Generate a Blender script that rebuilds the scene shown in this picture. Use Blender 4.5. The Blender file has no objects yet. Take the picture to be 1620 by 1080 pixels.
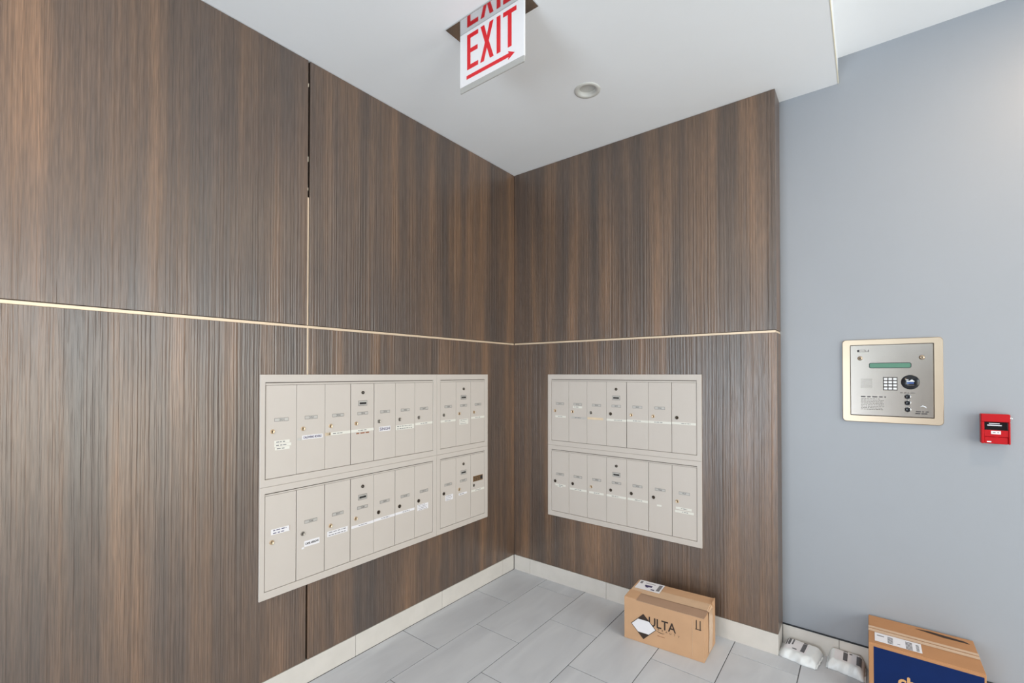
import bpy, math, random
from mathutils import Matrix, Vector

random.seed(7)
scene = bpy.context.scene
C = scene.collection

# ------------------------------------------------------------------ camera
CAM = Vector((2.0612, -2.6799, 1.432))
YAW, PITCH, FPX, SYPX = -0.6604, 0.0119, 723.389, 43.023
cam_data = bpy.data.cameras.new('camera')
cam_data.sensor_width = 36.0
cam_data.lens = FPX / 1620 * 36.0
cam_data.shift_y = SYPX / 1620
cam_data.clip_start = 0.02
cam = bpy.data.objects.new('camera', cam_data)
C.objects.link(cam)
cam.location = CAM
cam.rotation_euler = (math.pi / 2 + PITCH, 0, -YAW)
scene.camera = cam

# ------------------------------------------------------------------ world, daylight, exposure
world = bpy.data.worlds.new('world')
scene.world = world
world.use_nodes = True
world.node_tree.nodes['Background'].inputs[0].default_value = (0.72, 0.84, 1.0, 1)
world.node_tree.nodes['Background'].inputs[1].default_value = 1.0


def area(name, loc, rot, sx, sy, power, col):
    l = bpy.data.lights.new(name, 'AREA')
    l.shape = 'RECTANGLE'
    l.size, l.size_y = sx, sy
    l.energy = power
    l.color = col
    o = bpy.data.objects.new(name, l)
    C.objects.link(o)
    o.location = loc
    o.rotation_euler = rot
    return o


# beyond the glazed screen on the right: pale sky above, sunlit warm paving and facades below
area('screen_sky', (4.90, -1.75, 1.98), (0, math.radians(85), 0), 0.75, 3.0, 62, (0.86, 0.93, 1.0))
area('screen_street', (4.90, -1.75, 0.85), (0, math.radians(86), 0), 1.45, 3.0, 86, (1.0, 0.90, 0.77))
# sky light through the high window behind the camera
area('high_window_daylight', (3.05, -5.42, 2.25), (math.radians(84), 0, 0), 2.1, 0.8, 17, (0.80, 0.90, 1.0))
# unseen fill added behind the camera, tilted up to brighten the ceiling
area('added_ceiling_fill', (1.10, -5.42, 1.15), (math.radians(116), 0, 0), 1.4, 2.2, 104, (0.80, 0.90, 1.0))

vs = scene.view_settings
scene.display_settings.display_device = 'sRGB'
vs.view_transform = 'Standard'
vs.look = 'None'
vs.exposure = 0.0
vs.gamma = 1.0
vs.use_curve_mapping = False

# ------------------------------------------------------------------ dimensions (metres)
H = 2.906        # low ceiling over the mailboxes
H2 = 3.036       # higher ceiling on the right
XS = 1.955       # edge of the low ceiling
XE = 1.695       # free end of the timber wall
WB = 0.155       # plane of the painted wall
XR, YR = 4.75, -5.25   # right and rear walls of the vestibule
HB = 0.106       # tile skirting
HL = 1.6534      # horizontal reveal
SEAM = -1.579    # vertical reveal on the left wall


# ------------------------------------------------------------------ materials
def srgb(r, g, b):
    f = lambda c: (c / 255 / 12.92) if c / 255 <= 0.04045 else ((c / 255 + 0.055) / 1.055) ** 2.4
    return (f(r), f(g), f(b), 1.0)


def mat(name, col, rough=0.5, metal=0.0, spec=0.5, noise=0.0, nscale=20.0, bump=0.0, bscale=200.0,
        emit=None, estr=0.0, aniso=0.0):
    m = bpy.data.materials.new(name)
    m.use_nodes = True
    nt = m.node_tree
    b = nt.nodes['Principled BSDF']
    b.inputs['Base Color'].default_value = col
    b.inputs['Roughness'].default_value = rough
    b.inputs['Metallic'].default_value = metal
    b.inputs['Specular IOR Level'].default_value = spec
    if aniso:
        b.inputs['Anisotropic'].default_value = aniso
    if emit:
        b.inputs['Emission Color'].default_value = emit
        b.inputs['Emission Strength'].default_value = estr
    if noise or bump:
        tc = nt.nodes.new('ShaderNodeTexCoord')
    if noise:
        n = nt.nodes.new('ShaderNodeTexNoise')
        n.inputs['Scale'].default_value = nscale
        n.inputs['Detail'].default_value = 4
        nt.links.new(tc.outputs['Object'], n.inputs['Vector'])
        r = nt.nodes.new('ShaderNodeMapRange')
        r.inputs['From Min'].default_value = 0.3
        r.inputs['From Max'].default_value = 0.7
        r.inputs['To Min'].default_value = 1 - noise
        r.inputs['To Max'].default_value = 1 + noise
        nt.links.new(n.outputs['Fac'], r.inputs['Value'])
        mx = nt.nodes.new('ShaderNodeMix')
        mx.data_type = 'RGBA'
        mx.blend_type = 'MULTIPLY'
        mx.inputs['Factor'].default_value = 1.0
        mx.inputs['A'].default_value = col
        nt.links.new(r.outputs['Result'], mx.inputs['B'])
        nt.links.new(mx.outputs['Result'], b.inputs['Base Color'])
    if bump:
        n2 = nt.nodes.new('ShaderNodeTexNoise')
        n2.inputs['Scale'].default_value = bscale
        n2.inputs['Detail'].default_value = 2
        nt.links.new(tc.outputs['Object'], n2.inputs['Vector'])
        bp = nt.nodes.new('ShaderNodeBump')
        bp.inputs['Strength'].default_value = bump
        bp.inputs['Distance'].default_value = 0.001
        nt.links.new(n2.outputs['Fac'], bp.inputs['Height'])
        nt.links.new(bp.outputs['Normal'], b.inputs['Normal'])
    return m


def wood_material():
    m = bpy.data.materials.new('dark_walnut_laminate')
    m.use_nodes = True
    nt = m.node_tree
    N, L = nt.nodes, nt.links
    b = N['Principled BSDF']
    tc = N.new('ShaderNodeTexCoord')
    info = N.new('ShaderNodeObjectInfo')
    off = N.new('ShaderNodeMath')
    off.operation = 'MULTIPLY'
    off.inputs[1].default_value = 37.0
    L.new(info.outputs['Random'], off.inputs[0])
    comb = N.new('ShaderNodeCombineXYZ')
    for i in range(3):
        L.new(off.outputs[0], comb.inputs[i])
    add = N.new('ShaderNodeVectorMath')
    add.operation = 'ADD'
    L.new(tc.outputs['Object'], add.inputs[0])
    L.new(comb.outputs[0], add.inputs[1])

    def noise(sx, sz, scale, detail, dist=0.0, src=None):
        mp = N.new('ShaderNodeMapping')
        mp.inputs['Scale'].default_value = (sx, sx, sz)
        L.new((src or add).outputs[0], mp.inputs['Vector'])
        n = N.new('ShaderNodeTexNoise')
        n.inputs['Scale'].default_value = scale
        n.inputs['Detail'].default_value = detail
        n.inputs['Distortion'].default_value = dist
        L.new(mp.outputs[0], n.inputs['Vector'])
        return n

    # wide tonal streaks of the flitches
    wide = noise(10.0, 0.50, 1.0, 3.5)
    ramp = N.new('ShaderNodeValToRGB')
    cr = ramp.color_ramp
    cr.elements[0].position = 0.30
    cr.elements[0].color = srgb(79, 67, 60)
    cr.elements[1].position = 0.72
    cr.elements[1].color = srgb(132, 101, 77)
    e = cr.elements.new(0.46)
    e.color = srgb(93, 75, 63)
    e = cr.elements.new(0.58)
    e.color = srgb(110, 86, 68)
    L.new(wide.outputs['Fac'], ramp.inputs['Fac'])
    # cloudy grey cast
    grey = noise(5.0, 0.8, 1.0, 2.0)
    gr = N.new('ShaderNodeMapRange')
    gr.inputs['From Min'].default_value = 0.45
    gr.inputs['From Max'].default_value = 0.75
    gr.inputs['To Max'].default_value = 0.38
    L.new(grey.outputs['Fac'], gr.inputs['Value'])
    mx0 = N.new('ShaderNodeMix')
    mx0.data_type = 'RGBA'
    L.new(gr.outputs['Result'], mx0.inputs['Factor'])
    L.new(ramp.outputs['Color'], mx0.inputs['A'])
    mx0.inputs['B'].default_value = srgb(78, 71, 69)
    # brushed grain: wavy growth lines
    warp = noise(7.0, 3.0, 1.0, 2.0)
    wsub = N.new('ShaderNodeVectorMath')
    wsub.operation = 'SCALE'
    wsub.inputs['Scale'].default_value = 0.008
    L.new(warp.outputs['Color'], wsub.inputs[0])
    wadd = N.new('ShaderNodeVectorMath')
    wadd.operation = 'ADD'
    L.new(add.outputs[0], wadd.inputs[0])
    L.new(wsub.outputs[0], wadd.inputs[1])
    grain = noise(120.0, 0.45, 1.0, 1.0, src=wadd)
    fine = noise(300.0, 11.0, 1.0, 2.0)
    gmap = N.new('ShaderNodeMapRange')
    gmap.inputs['From Min'].default_value = 0.38
    gmap.inputs['From Max'].default_value = 0.60
    gmap.inputs['To Min'].default_value = 0.88
    gmap.inputs['To Max'].default_value = 1.06
    L.new(grain.outputs['Fac'], gmap.inputs['Value'])
    fmap = N.new('ShaderNodeMapRange')
    fmap.inputs['From Min'].default_value = 0.35
    fmap.inputs['From Max'].default_value = 0.65
    fmap.inputs['To Min'].default_value = 0.76
    fmap.inputs['To Max'].default_value = 1.16
    L.new(fine.outputs['Fac'], fmap.inputs['Value'])
    mul = N.new('ShaderNodeMath')
    mul.operation = 'MULTIPLY'
    L.new(gmap.outputs['Result'], mul.inputs[0])
    L.new(fmap.outputs['Result'], mul.inputs[1])
    mx = N.new('ShaderNodeMix')
    mx.data_type = 'RGBA'
    mx.blend_type = 'MULTIPLY'
    mx.inputs['Factor'].default_value = 1.0
    L.new(mx0.outputs['Result'], mx.inputs['A'])
    L.new(mul.outputs[0], mx.inputs['B'])
    L.new(mx.outputs['Result'], b.inputs['Base Color'])
    b.inputs['Roughness'].default_value = 0.34
    b.inputs['Specular IOR Level'].default_value = 1.0
    # relief of the embossed grain
    hadd = N.new('ShaderNodeMath')
    hadd.operation = 'MULTIPLY_ADD'
    L.new(fine.outputs['Fac'], hadd.inputs[0])
    hadd.inputs[1].default_value = 0.25
    L.new(grain.outputs['Fac'], hadd.inputs[2])
    bp = N.new('ShaderNodeBump')
    bp.inputs['Strength'].default_value = 1.0
    bp.inputs['Distance'].default_value = 0.0024
    L.new(hadd.outputs[0], bp.inputs['Height'])
    L.new(bp.outputs['Normal'], b.inputs['Normal'])
    return m


def tile_material():
    m = bpy.data.materials.new('pale_grey_porcelain')
    m.use_nodes = True
    nt = m.node_tree
    N, L = nt.nodes, nt.links
    b = N['Principled BSDF']
    tc = N.new('ShaderNodeTexCoord')
    info = N.new('ShaderNodeObjectInfo')
    comb = N.new('ShaderNodeVectorMath')
    comb.operation = 'MULTIPLY_ADD'
    L.new(info.outputs['Random'], comb.inputs[0])
    comb.inputs[1].default_value = (31, 17, 5)
    L.new(tc.outputs['Object'], comb.inputs[2])
    mp = N.new('ShaderNodeMapping')
    mp.inputs['Scale'].default_value = (9, 2.2, 9)
    L.new(comb.outputs[0], mp.inputs['Vector'])
    n = N.new('ShaderNodeTexNoise')
    n.inputs['Scale'].default_value = 1.0
    n.inputs['Detail'].default_value = 5
    n.inputs['Distortion'].default_value = 0.6
    L.new(mp.outputs[0], n.inputs['Vector'])
    r = N.new('ShaderNodeValToRGB')
    r.color_ramp.elements[0].position = 0.3
    r.color_ramp.elements[0].color = srgb(184, 187, 193)
    r.color_ramp.elements[1].position = 0.7
    r.color_ramp.elements[1].color = srgb(198, 201, 206)
    L.new(n.outputs['Fac'], r.inputs['Fac'])
    L.new(r.outputs['Color'], b.inputs['Base Color'])
    b.inputs['Roughness'].default_value = 0.42
    b.inputs['Specular IOR Level'].default_value = 0.4
    return m


M = {}
M['wood'] = wood_material()
M['tile'] = tile_material()
M['skirt'] = mat('cream_porcelain_skirting', srgb(210, 205, 199), 0.35, noise=0.04, nscale=12)
M['grout'] = mat('dark_grey_grout', srgb(72, 72, 76), 0.9, noise=0.08, nscale=60)
M['ceil'] = mat('white_ceiling_paint', srgb(236, 237, 239), 0.85, noise=0.01, nscale=3)
M['paint'] = mat('pale_blue_grey_wall_paint', srgb(154, 158, 165), 0.42, spec=0.4, noise=0.012, nscale=2.5, bump=0.06, bscale=350)
M['white_paint'] = mat('white_wall_paint', srgb(205, 205, 203), 0.7, noise=0.01, nscale=3)
M['warm_paint'] = mat('warm_beige_wall_paint', srgb(168, 150, 130), 0.7, noise=0.01, nscale=3)
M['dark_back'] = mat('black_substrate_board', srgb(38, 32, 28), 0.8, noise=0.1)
M['reveal'] = mat('champagne_aluminium_reveal', srgb(226, 204, 178), 0.42, 0.25, noise=0.03, nscale=8)
M['bead'] = mat('cream_corner_bead', srgb(226, 218, 196), 0.6, noise=0.02)
M['box_metal'] = mat('beige_powder_coat', srgb(197, 189, 182), 0.45, spec=0.4, noise=0.012, nscale=6, bump=0.04, bscale=500)
M['gap'] = mat('shadow_gap_metal', srgb(92, 84, 76), 0.8, noise=0.05)
M['plate'] = mat('brushed_number_plate', srgb(190, 187, 183), 0.35, 0.3, noise=0.04, nscale=80)
M['plate_rim'] = mat('engraved_plate_rim', srgb(138, 134, 130), 0.5, 0.2, noise=0.03)
M['ink'] = mat('black_print', srgb(38, 36, 40), 0.7, noise=0.05)
M['grey_ink'] = mat('grey_print', srgb(120, 118, 122), 0.7, noise=0.05)
M['blue_ink'] = mat('violet_blue_print', srgb(62, 52, 92), 0.7, noise=0.05)
M['rust_ink'] = mat('rust_brown_print', srgb(150, 98, 70), 0.7, noise=0.1)
M['paper'] = mat('white_label_paper', srgb(226, 224, 228), 0.6, noise=0.015, nscale=40)
M['tape_strip'] = mat('pale_label_tape', srgb(222, 220, 212), 0.35, noise=0.015, nscale=40)
M['yellow_tape'] = mat('yellowed_label_tape', srgb(218, 198, 170), 0.4, noise=0.05, nscale=30)
M['brass'] = mat('aged_brass', srgb(214, 188, 156), 0.35, 0.8, noise=0.1, nscale=90)
M['chrome'] = mat('nickel_lock', srgb(150, 145, 138), 0.3, 0.85, noise=0.1, nscale=90)
M['bronze'] = mat('dark_bronze_lock', srgb(78, 68, 58), 0.35, 0.8, noise=0.1, nscale=90)
M['keyhole'] = mat('black_keyway', srgb(16, 14, 13), 0.7, noise=0.05)
M['plaque'] = mat('brown_brass_plaque', srgb(132, 104, 74), 0.4, 0.4, noise=0.15, nscale=120)
M['steel'] = mat('brushed_stainless_steel', srgb(146, 138, 131), 0.26, 1.0, noise=0.03, nscale=14, aniso=0.4)
M['steel_frame'] = mat('warm_stainless_frame', srgb(182, 164, 144), 0.33, 1.0, noise=0.02, nscale=10, aniso=0.4)
M['lcd'] = mat('green_lcd', srgb(88, 128, 112), 0.12, emit=srgb(96, 168, 138), estr=0.10, noise=0.03)
M['lcd_off'] = mat('black_screen_edge', srgb(30, 34, 34), 0.3, noise=0.03)
M['black'] = mat('black_gloss_plastic', srgb(14, 16, 24), 0.18, noise=0.05)
M['navy_mark'] = mat('blue_reader_mark', srgb(60, 92, 160), 0.4, noise=0.05)
M['white_mark'] = mat('white_print', srgb(230, 234, 240), 0.5, noise=0.02)
M['etch'] = mat('grey_etched_print', srgb(78, 73, 72), 0.6, noise=0.05)
M['keycap'] = mat('pale_keypad_key', srgb(222, 224, 226), 0.3, 0.2, noise=0.03)
M['key'] = mat('chrome_keypad_key', srgb(214, 216, 218), 0.15, 1.0, noise=0.03)
M['red'] = mat('red_enamel', srgb(178, 8, 20), 0.38, spec=0.3, noise=0.05, nscale=30)
M['teal_shade'] = mat('grey_green_side_shade', srgb(112, 138, 138), 0.5, noise=0.03)
M['exit_white'] = mat('white_acrylic_panel', srgb(232, 230, 232), 0.3, emit=(1, 0.98, 1, 1), estr=0.04, noise=0.01)
M['exit_red'] = mat('red_sign_film', srgb(214, 24, 36), 0.4, emit=srgb(214, 24, 36), estr=0.08, noise=0.02)
M['exit_edge'] = mat('clear_acrylic_edge', srgb(176, 174, 170), 0.25, noise=0.02)
M['mirror'] = mat('polished_aluminium_canopy', srgb(212, 212, 212), 0.09, 1.0, noise=0.02)
M['lamp_trim'] = mat('white_lamp_trim', srgb(206, 205, 200), 0.5, noise=0.01)
M['lamp_lens'] = mat('frosted_lamp_lens', srgb(196, 196, 192), 0.4, noise=0.02)
M['card'] = mat('kraft_cardboard', srgb(194, 154, 119), 0.75, noise=0.05, nscale=9, bump=0.1, bscale=300)
M['card_dark'] = mat('brown_kraft_flap', srgb(166, 135, 112), 0.7, noise=0.04, nscale=9)
M['card_orange'] = mat('orange_kraft_cardboard', srgb(178, 128, 86), 0.7, noise=0.05, nscale=9)
M['pack_tape'] = mat('clear_packing_tape', srgb(208, 176, 146), 0.22, noise=0.04, nscale=25)
M['navy'] = mat('navy_box_print', srgb(5, 34, 86), 0.7, spec=0.2, noise=0.06, nscale=14)
M['tan_print'] = mat('tan_box_lettering', srgb(206, 158, 104), 0.6, noise=0.04)
M['dark_ink'] = mat('dark_brown_print', srgb(52, 38, 30), 0.7, noise=0.08)
M['poly'] = mat('white_poly_film', srgb(226, 230, 232), 0.3, noise=0.03, nscale=18, bump=0.35, bscale=45)
M['poly_dark'] = mat('grey_barcode_print', srgb(92, 92, 96), 0.5, noise=0.2, nscale=300)
M['frame_metal'] = mat('dark_bronze_window_frame', srgb(60, 58, 56), 0.4, 0.6, noise=0.05)
M['cap'] = mat('dark_metal_edge_trim', srgb(54, 58, 62), 0.35, 0.7, noise=0.05)


def glass_material():
    m = bpy.data.materials.new('clear_window_glass')
    m.use_nodes = True
    nt = m.node_tree
    nt.nodes.remove(nt.nodes['Principled BSDF'])
    t = nt.nodes.new('ShaderNodeBsdfTransparent')
    t.inputs[0].default_value = (0.95, 0.97, 0.96, 1)
    g = nt.nodes.new('ShaderNodeBsdfGlossy')
    g.inputs['Roughness'].default_value = 0.02
    mx = nt.nodes.new('ShaderNodeMixShader')
    mx.inputs[0].default_value = 0.06
    nt.links.new(t.outputs[0], mx.inputs[1])
    nt.links.new(g.outputs[0], mx.inputs[2])
    nt.links.new(mx.outputs[0], nt.nodes['Material Output'].inputs[0])
    return m


M['glass'] = glass_material()

# ------------------------------------------------------------------ mesh helpers
_text_cache = {}


def text_geo(body, spacing=1.0):
    k = (body, spacing)
    if k not in _text_cache:
        cu = bpy.data.curves.new('t', 'FONT')
        cu.body = body
        cu.size = 1.0
        cu.resolution_u = 3
        cu.space_character = spacing
        o = bpy.data.objects.new('t', cu)
        C.objects.link(o)
        dg = bpy.context.evaluated_depsgraph_get()
        me = bpy.data.meshes.new_from_object(o.evaluated_get(dg))
        vv = [(v.co.x, v.co.y) for v in me.vertices]
        ff = [tuple(p.vertices) for p in me.polygons]
        bpy.data.objects.remove(o)
        bpy.data.curves.remove(cu)
        bpy.data.meshes.remove(me)
        x0 = min(v[0] for v in vv)
        x1 = max(v[0] for v in vv)
        y0 = min(v[1] for v in vv)
        y1 = max(v[1] for v in vv)
        _text_cache[k] = ([(x - x0, y - y0) for x, y in vv], ff, x1 - x0, y1 - y0)
    return _text_cache[k]


class MB:
    """collects shapes; wall pieces: x to the right, z up, -y towards the viewer"""

    def __init__(self):
        self.v, self.f, self.mi, self.mats, self.sm = [], [], [], [], []

    def m(self, key):
        if key not in self.mats:
            self.mats.append(key)
        return self.mats.index(key)

    def add(self, vs_, fs, key, smooth=False):
        b = len(self.v)
        self.v += [tuple(p) for p in vs_]
        k = self.m(key)
        for f in fs:
            self.f.append(tuple(b + i for i in f))
            self.mi.append(k)
            self.sm.append(smooth)

    def box(self, x0, x1, y0, y1, z0, z1, key, c=0.0):
        if c <= 0:
            p = [(x, y, z) for z in (z0, z1) for y in (y0, y1) for x in (x0, x1)]
            self.add(p, [(0, 2, 3, 1), (4, 5, 7, 6), (0, 1, 5, 4), (2, 6, 7, 3), (0, 4, 6, 2), (1, 3, 7, 5)], key)
            return
        # chamfered box (24 vertices)
        lo, hi = (x0, y0, z0), (x1, y1, z1)
        idx, p = {}, []
        for s in [(a, b_, d) for a in (0, 1) for b_ in (0, 1) for d in (0, 1)]:
            for ax in range(3):
                q = []
                for i in range(3):
                    base = hi[i] if s[i] else lo[i]
                    q.append(base if i == ax else base + (-c if s[i] else c))
                idx[(s, ax)] = len(p)
                p.append(tuple(q))
        fs = []
        for ax in range(3):
            o1, o2 = (ax + 1) % 3, (ax + 2) % 3
            for sd in (0, 1):
                ring = []
                for a, b_ in ((0, 0), (1, 0), (1, 1), (0, 1)):
                    s = [0, 0, 0]
                    s[ax], s[o1], s[o2] = sd, a, b_
                    ring.append(idx[(tuple(s), ax)])
                fs.append(tuple(ring if sd else ring[::-1]))
            for a in (0, 1):          # edges along axis ax
                for b_ in (0, 1):
                    s0, s1 = [0, 0, 0], [0, 0, 0]
                    s0[o1] = s1[o1] = a
                    s0[o2] = s1[o2] = b_
                    s1[ax] = 1
                    s0, s1 = tuple(s0), tuple(s1)
                    q = (idx[(s0, o1)], idx[(s1, o1)], idx[(s1, o2)], idx[(s0, o2)])
                    fs.append(q if (a == b_) else q[::-1])
        for s in [(a, b_, d) for a in (0, 1) for b_ in (0, 1) for d in (0, 1)]:
            q = (idx[(s, 0)], idx[(s, 1)], idx[(s, 2)])
            fs.append(q if (sum(s) % 2) else q[::-1])
        self.add(p, fs, key)

    def prism(self, pts, y0, y1, key):
        """pts (x, z) counter-clockwise seen from -y; y0 is the front"""
        n = len(pts)
        p = [(x, y0, z) for x, z in pts] + [(x, y1, z) for x, z in pts]
        fs = [tuple(range(n)), tuple(range(2 * n - 1, n - 1, -1))]
        fs += [(i, i + n, (i + 1) % n + n, (i + 1) % n) for i in range(n)]
        self.add(p, fs, key)

    def lathe(self, prof, cx, cz, key, seg=20, smooth=True):
        """prof: list of (r, y) turned about the -y axis through (cx, cz); r = 0 closes"""
        p, rows = [], []
        for r, y in prof:
            if r <= 1e-6:
                rows.append([len(p)] * seg)
                p.append((cx, y, cz))
            else:
                rows.append(list(range(len(p), len(p) + seg)))
                p += [(cx + r * math.cos(2 * math.pi * i / seg), y, cz + r * math.sin(2 * math.pi * i / seg)) for i in range(seg)]
        fs = []
        for a, b_ in zip(rows, rows[1:]):
            for i in range(seg):
                j = (i + 1) % seg
                q = []
                for t in (a[i], a[j], b_[j], b_[i]):
                    if t not in q:
                        q.append(t)
                if len(q) > 2:
                    fs.append(tuple(q))
        self.add(p, fs, key, smooth)

    def text(self, body, x, z, h, y, key, wscale=1.0, align='c', th=0.0002, spacing=1.0, rot=0.0, width=None):
        vv, ff, w, hh = text_geo(body, spacing)
        s = h / hh
        sx = (width / w) if width else s * wscale
        ox = {'c': -w * sx / 2, 'l': 0, 'r': -w * sx}[align]
        c_, s_ = math.cos(rot), math.sin(rot)
        p = []
        for a, b_ in vv:
            X, Z = a * sx + ox, b_ * s - h / 2
            p.append((x + X * c_ - Z * s_, y - th, z + X * s_ + Z * c_))
        self.add(p, ff, key)

    def bold(self, body, x, z, h, y, key, d, **kw):
        for i, (ox, oz) in enumerate(((0, 0), (d, 0), (-d, 0), (0, d), (0, -d))):
            self.text(body, x + ox, z + oz, h, y, key, th=0.0002 + 0.00003 * i, **kw)

    def words(self, x0, x1, z, h, y, key, rnd, slope=0.0, gap=0.25):
        x = x0
        while x < x1 - h * 0.6:
            w = min(rnd.uniform(1.5, 5.0) * h, x1 - x)
            zz = z + (x - x0) * slope
            self.box(x, x + w, y - 0.00025, y, zz - h / 2, zz + h / 2, key)
            x += w + h * rnd.uniform(0.6, 1.2) * (1 + gap)

    def build(self, name, parent=None, loc=(0, 0, 0), rot=0.0):
        me = bpy.data.meshes.new(name)
        me.from_pydata(self.v, [], self.f)
        for k in self.mats:
            me.materials.append(M[k])
        me.polygons.foreach_set('material_index', self.mi)
        me.polygons.foreach_set('use_smooth', self.sm)
        me.update()
        o = bpy.data.objects.new(name, me)
        C.objects.link(o)
        o.location = loc
        o.rotation_euler = (0, 0, rot)
        if parent:
            o.parent = parent
        return o


def tag(o, label, cat, group=None):
    o['label'] = label
    o['category'] = cat
    if group:
        o['group'] = group
    return o


def thing(name, label, cat, loc=(0, 0, 0), rot=0.0, group=None):
    o = bpy.data.objects.new(name, None)
    o.empty_display_size = 0.05
    C.objects.link(o)
    o.location = loc
    o.rotation_euler = (0, 0, rot)
    return tag(o, label, cat, group)


def struct(o, label=None):
    o['kind'] = 'structure'
    if label:
        o['label'] = label
    return o


def part_at(mb, name, parent, origin):
    """build with the object's origin moved to `origin` (so textures differ per piece)"""
    ox, oy, oz = origin
    mb.v = [(x - ox, y - oy, z - oz) for x, y, z in mb.v]
    return mb.build(name, parent, origin)


# ------------------------------------------------------------------ floor
b = MB()
b.box(-0.03, XR + 0.1, YR - 0.1, WB + 0.03, -0.06, -0.0025, 'grout')
floor = struct(b.build('floor'), 'grey porcelain tile floor with dark joints')
TX0, TP, TY, TG = 0.2825, 0.302, 0.604, 0.0020
full_tile = None
col = 0
xa = -0.0195
while xa < XR:
    x0, x1 = max(xa, 0.0), min(xa + TP, XR)
    y_off = -0.417 if col % 2 == 0 else -0.115
    yb = y_off + 2 * TY
    while yb > YR:
        y1, y0 = min(yb, WB - 0.002), max(yb - TY, YR)
        if y1 - y0 > 0.01 and x1 - x0 > 0.01:
            is_full = abs(y1 - y0 - TY) < 1e-6 and abs(x1 - x0 - TP) < 1e-6
            cx, cy = (x0 + x1) / 2, (y0 + y1) / 2
            if is_full and full_tile:
                t = bpy.data.objects.new('tile', full_tile)
                C.objects.link(t)
                t.parent = floor
                t.location = (cx, cy, 0)
            else:
                b = MB()
                b.box(x0 - cx + TG, x1 - cx - TG, y0 - cy + TG, y1 - cy - TG, -0.009, 0.0, 'tile', 0.0008)
                t = b.build('tile', floor, (cx, cy, 0))
                if is_full:
                    full_tile = t.data
        yb -= TY
    xa += TP
    col += 1

# ------------------------------------------------------------------ left timber wall
b = MB()
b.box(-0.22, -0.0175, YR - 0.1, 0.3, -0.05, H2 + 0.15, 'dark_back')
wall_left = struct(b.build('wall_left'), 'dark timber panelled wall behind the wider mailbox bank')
GAP_H, GAP_V = 0.007, 0.005     # half widths of the reveals
PB, PT = 0.1085, H - 0.002
ys = [YR, -4.70, -3.14, SEAM, 0.0]
for i in range(4):
    ya = ys[i] + (GAP_V if i else 0)
    yb_ = ys[i + 1] - (GAP_V if i < 3 else 0)
    for za, zb in ((PB, HL - GAP_H), (HL + GAP_H, PT)):
        b = MB()
        b.box(-0.0175, 0.0, ya, yb_, za, zb, 'wood', 0.0009)
        part_at(b, 'wood_panel', wall_left, (0, (ya + yb_) / 2, (za + zb) / 2))
b = MB()
b.box(-0.0172, -0.004, YR, 0.0, HL - GAP_H + 0.0006, HL + GAP_H - 0.0022, 'reveal')
o = b.build('reveal_strip', wall_left)
o['label'] = 'champagne metal strip in the horizontal joint'
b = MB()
b.box(-0.0172, -0.0015, SEAM - GAP_V + 0.0006, SEAM + 0.0030, 1.40, HL - GAP_H, 'reveal')  # pale only along the lit stretch: light in the joint put into colour
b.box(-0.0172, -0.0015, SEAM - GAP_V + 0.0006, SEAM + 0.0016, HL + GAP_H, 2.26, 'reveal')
o = b.build('lit_joint_strip', wall_left)
o['label'] = 'pale strip painting in the lit stretch of the upright joint'
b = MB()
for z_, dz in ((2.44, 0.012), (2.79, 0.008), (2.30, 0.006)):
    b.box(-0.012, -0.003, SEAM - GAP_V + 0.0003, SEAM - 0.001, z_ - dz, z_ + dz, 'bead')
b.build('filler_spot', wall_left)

# ------------------------------------------------------------------ timber wall across the corner
b = MB()
b.box(-0.02, XE - 0.0175, 0.0175, WB + 0.02, 0.0, H2, 'dark_back')
wall_back = struct(b.build('wall_back'), 'dark timber panelled wall behind the narrower mailbox bank')
for za, zb in ((PB, HL - GAP_H), (HL + GAP_H, PT)):
    b = MB()
    b.box(0.0005, XE, 0.0, 0.0175, za, zb, 'wood', 0.0009)
    part_at(b, 'wood_panel', wall_back, (XE / 2, 0, (za + zb) / 2))
    b = MB()
    b.box(XE - 0.0175, XE, 0.0177, WB - 0.006, za, zb, 'wood', 0.0009)
    o = part_at(b, 'end_panel', wall_back, (XE, 0.08, (za + zb) / 2))
b = MB()
b.box(0.0, XE - 0.004, 0.004, 0.0172, HL - GAP_H + 0.0006, HL + GAP_H - 0.0022, 'reveal')
b.box(XE - 0.0172, XE - 0.004, 0.0172, WB, HL - GAP_H + 0.0006, HL + GAP_H - 0.0022, 'reveal')
o = b.build('reveal_strip', wall_back)
o['label'] = 'champagne metal strip in the horizontal joint'

# ------------------------------------------------------------------ painted wall, right and rear walls
b = MB()
b.box(XE - 0.02, XR + 0.1, WB, WB + 0.2, -0.05, H2 + 0.15, 'paint')
wall_front = struct(b.build('wall_front'), 'pale blue grey painted wall with the intercom')


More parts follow.
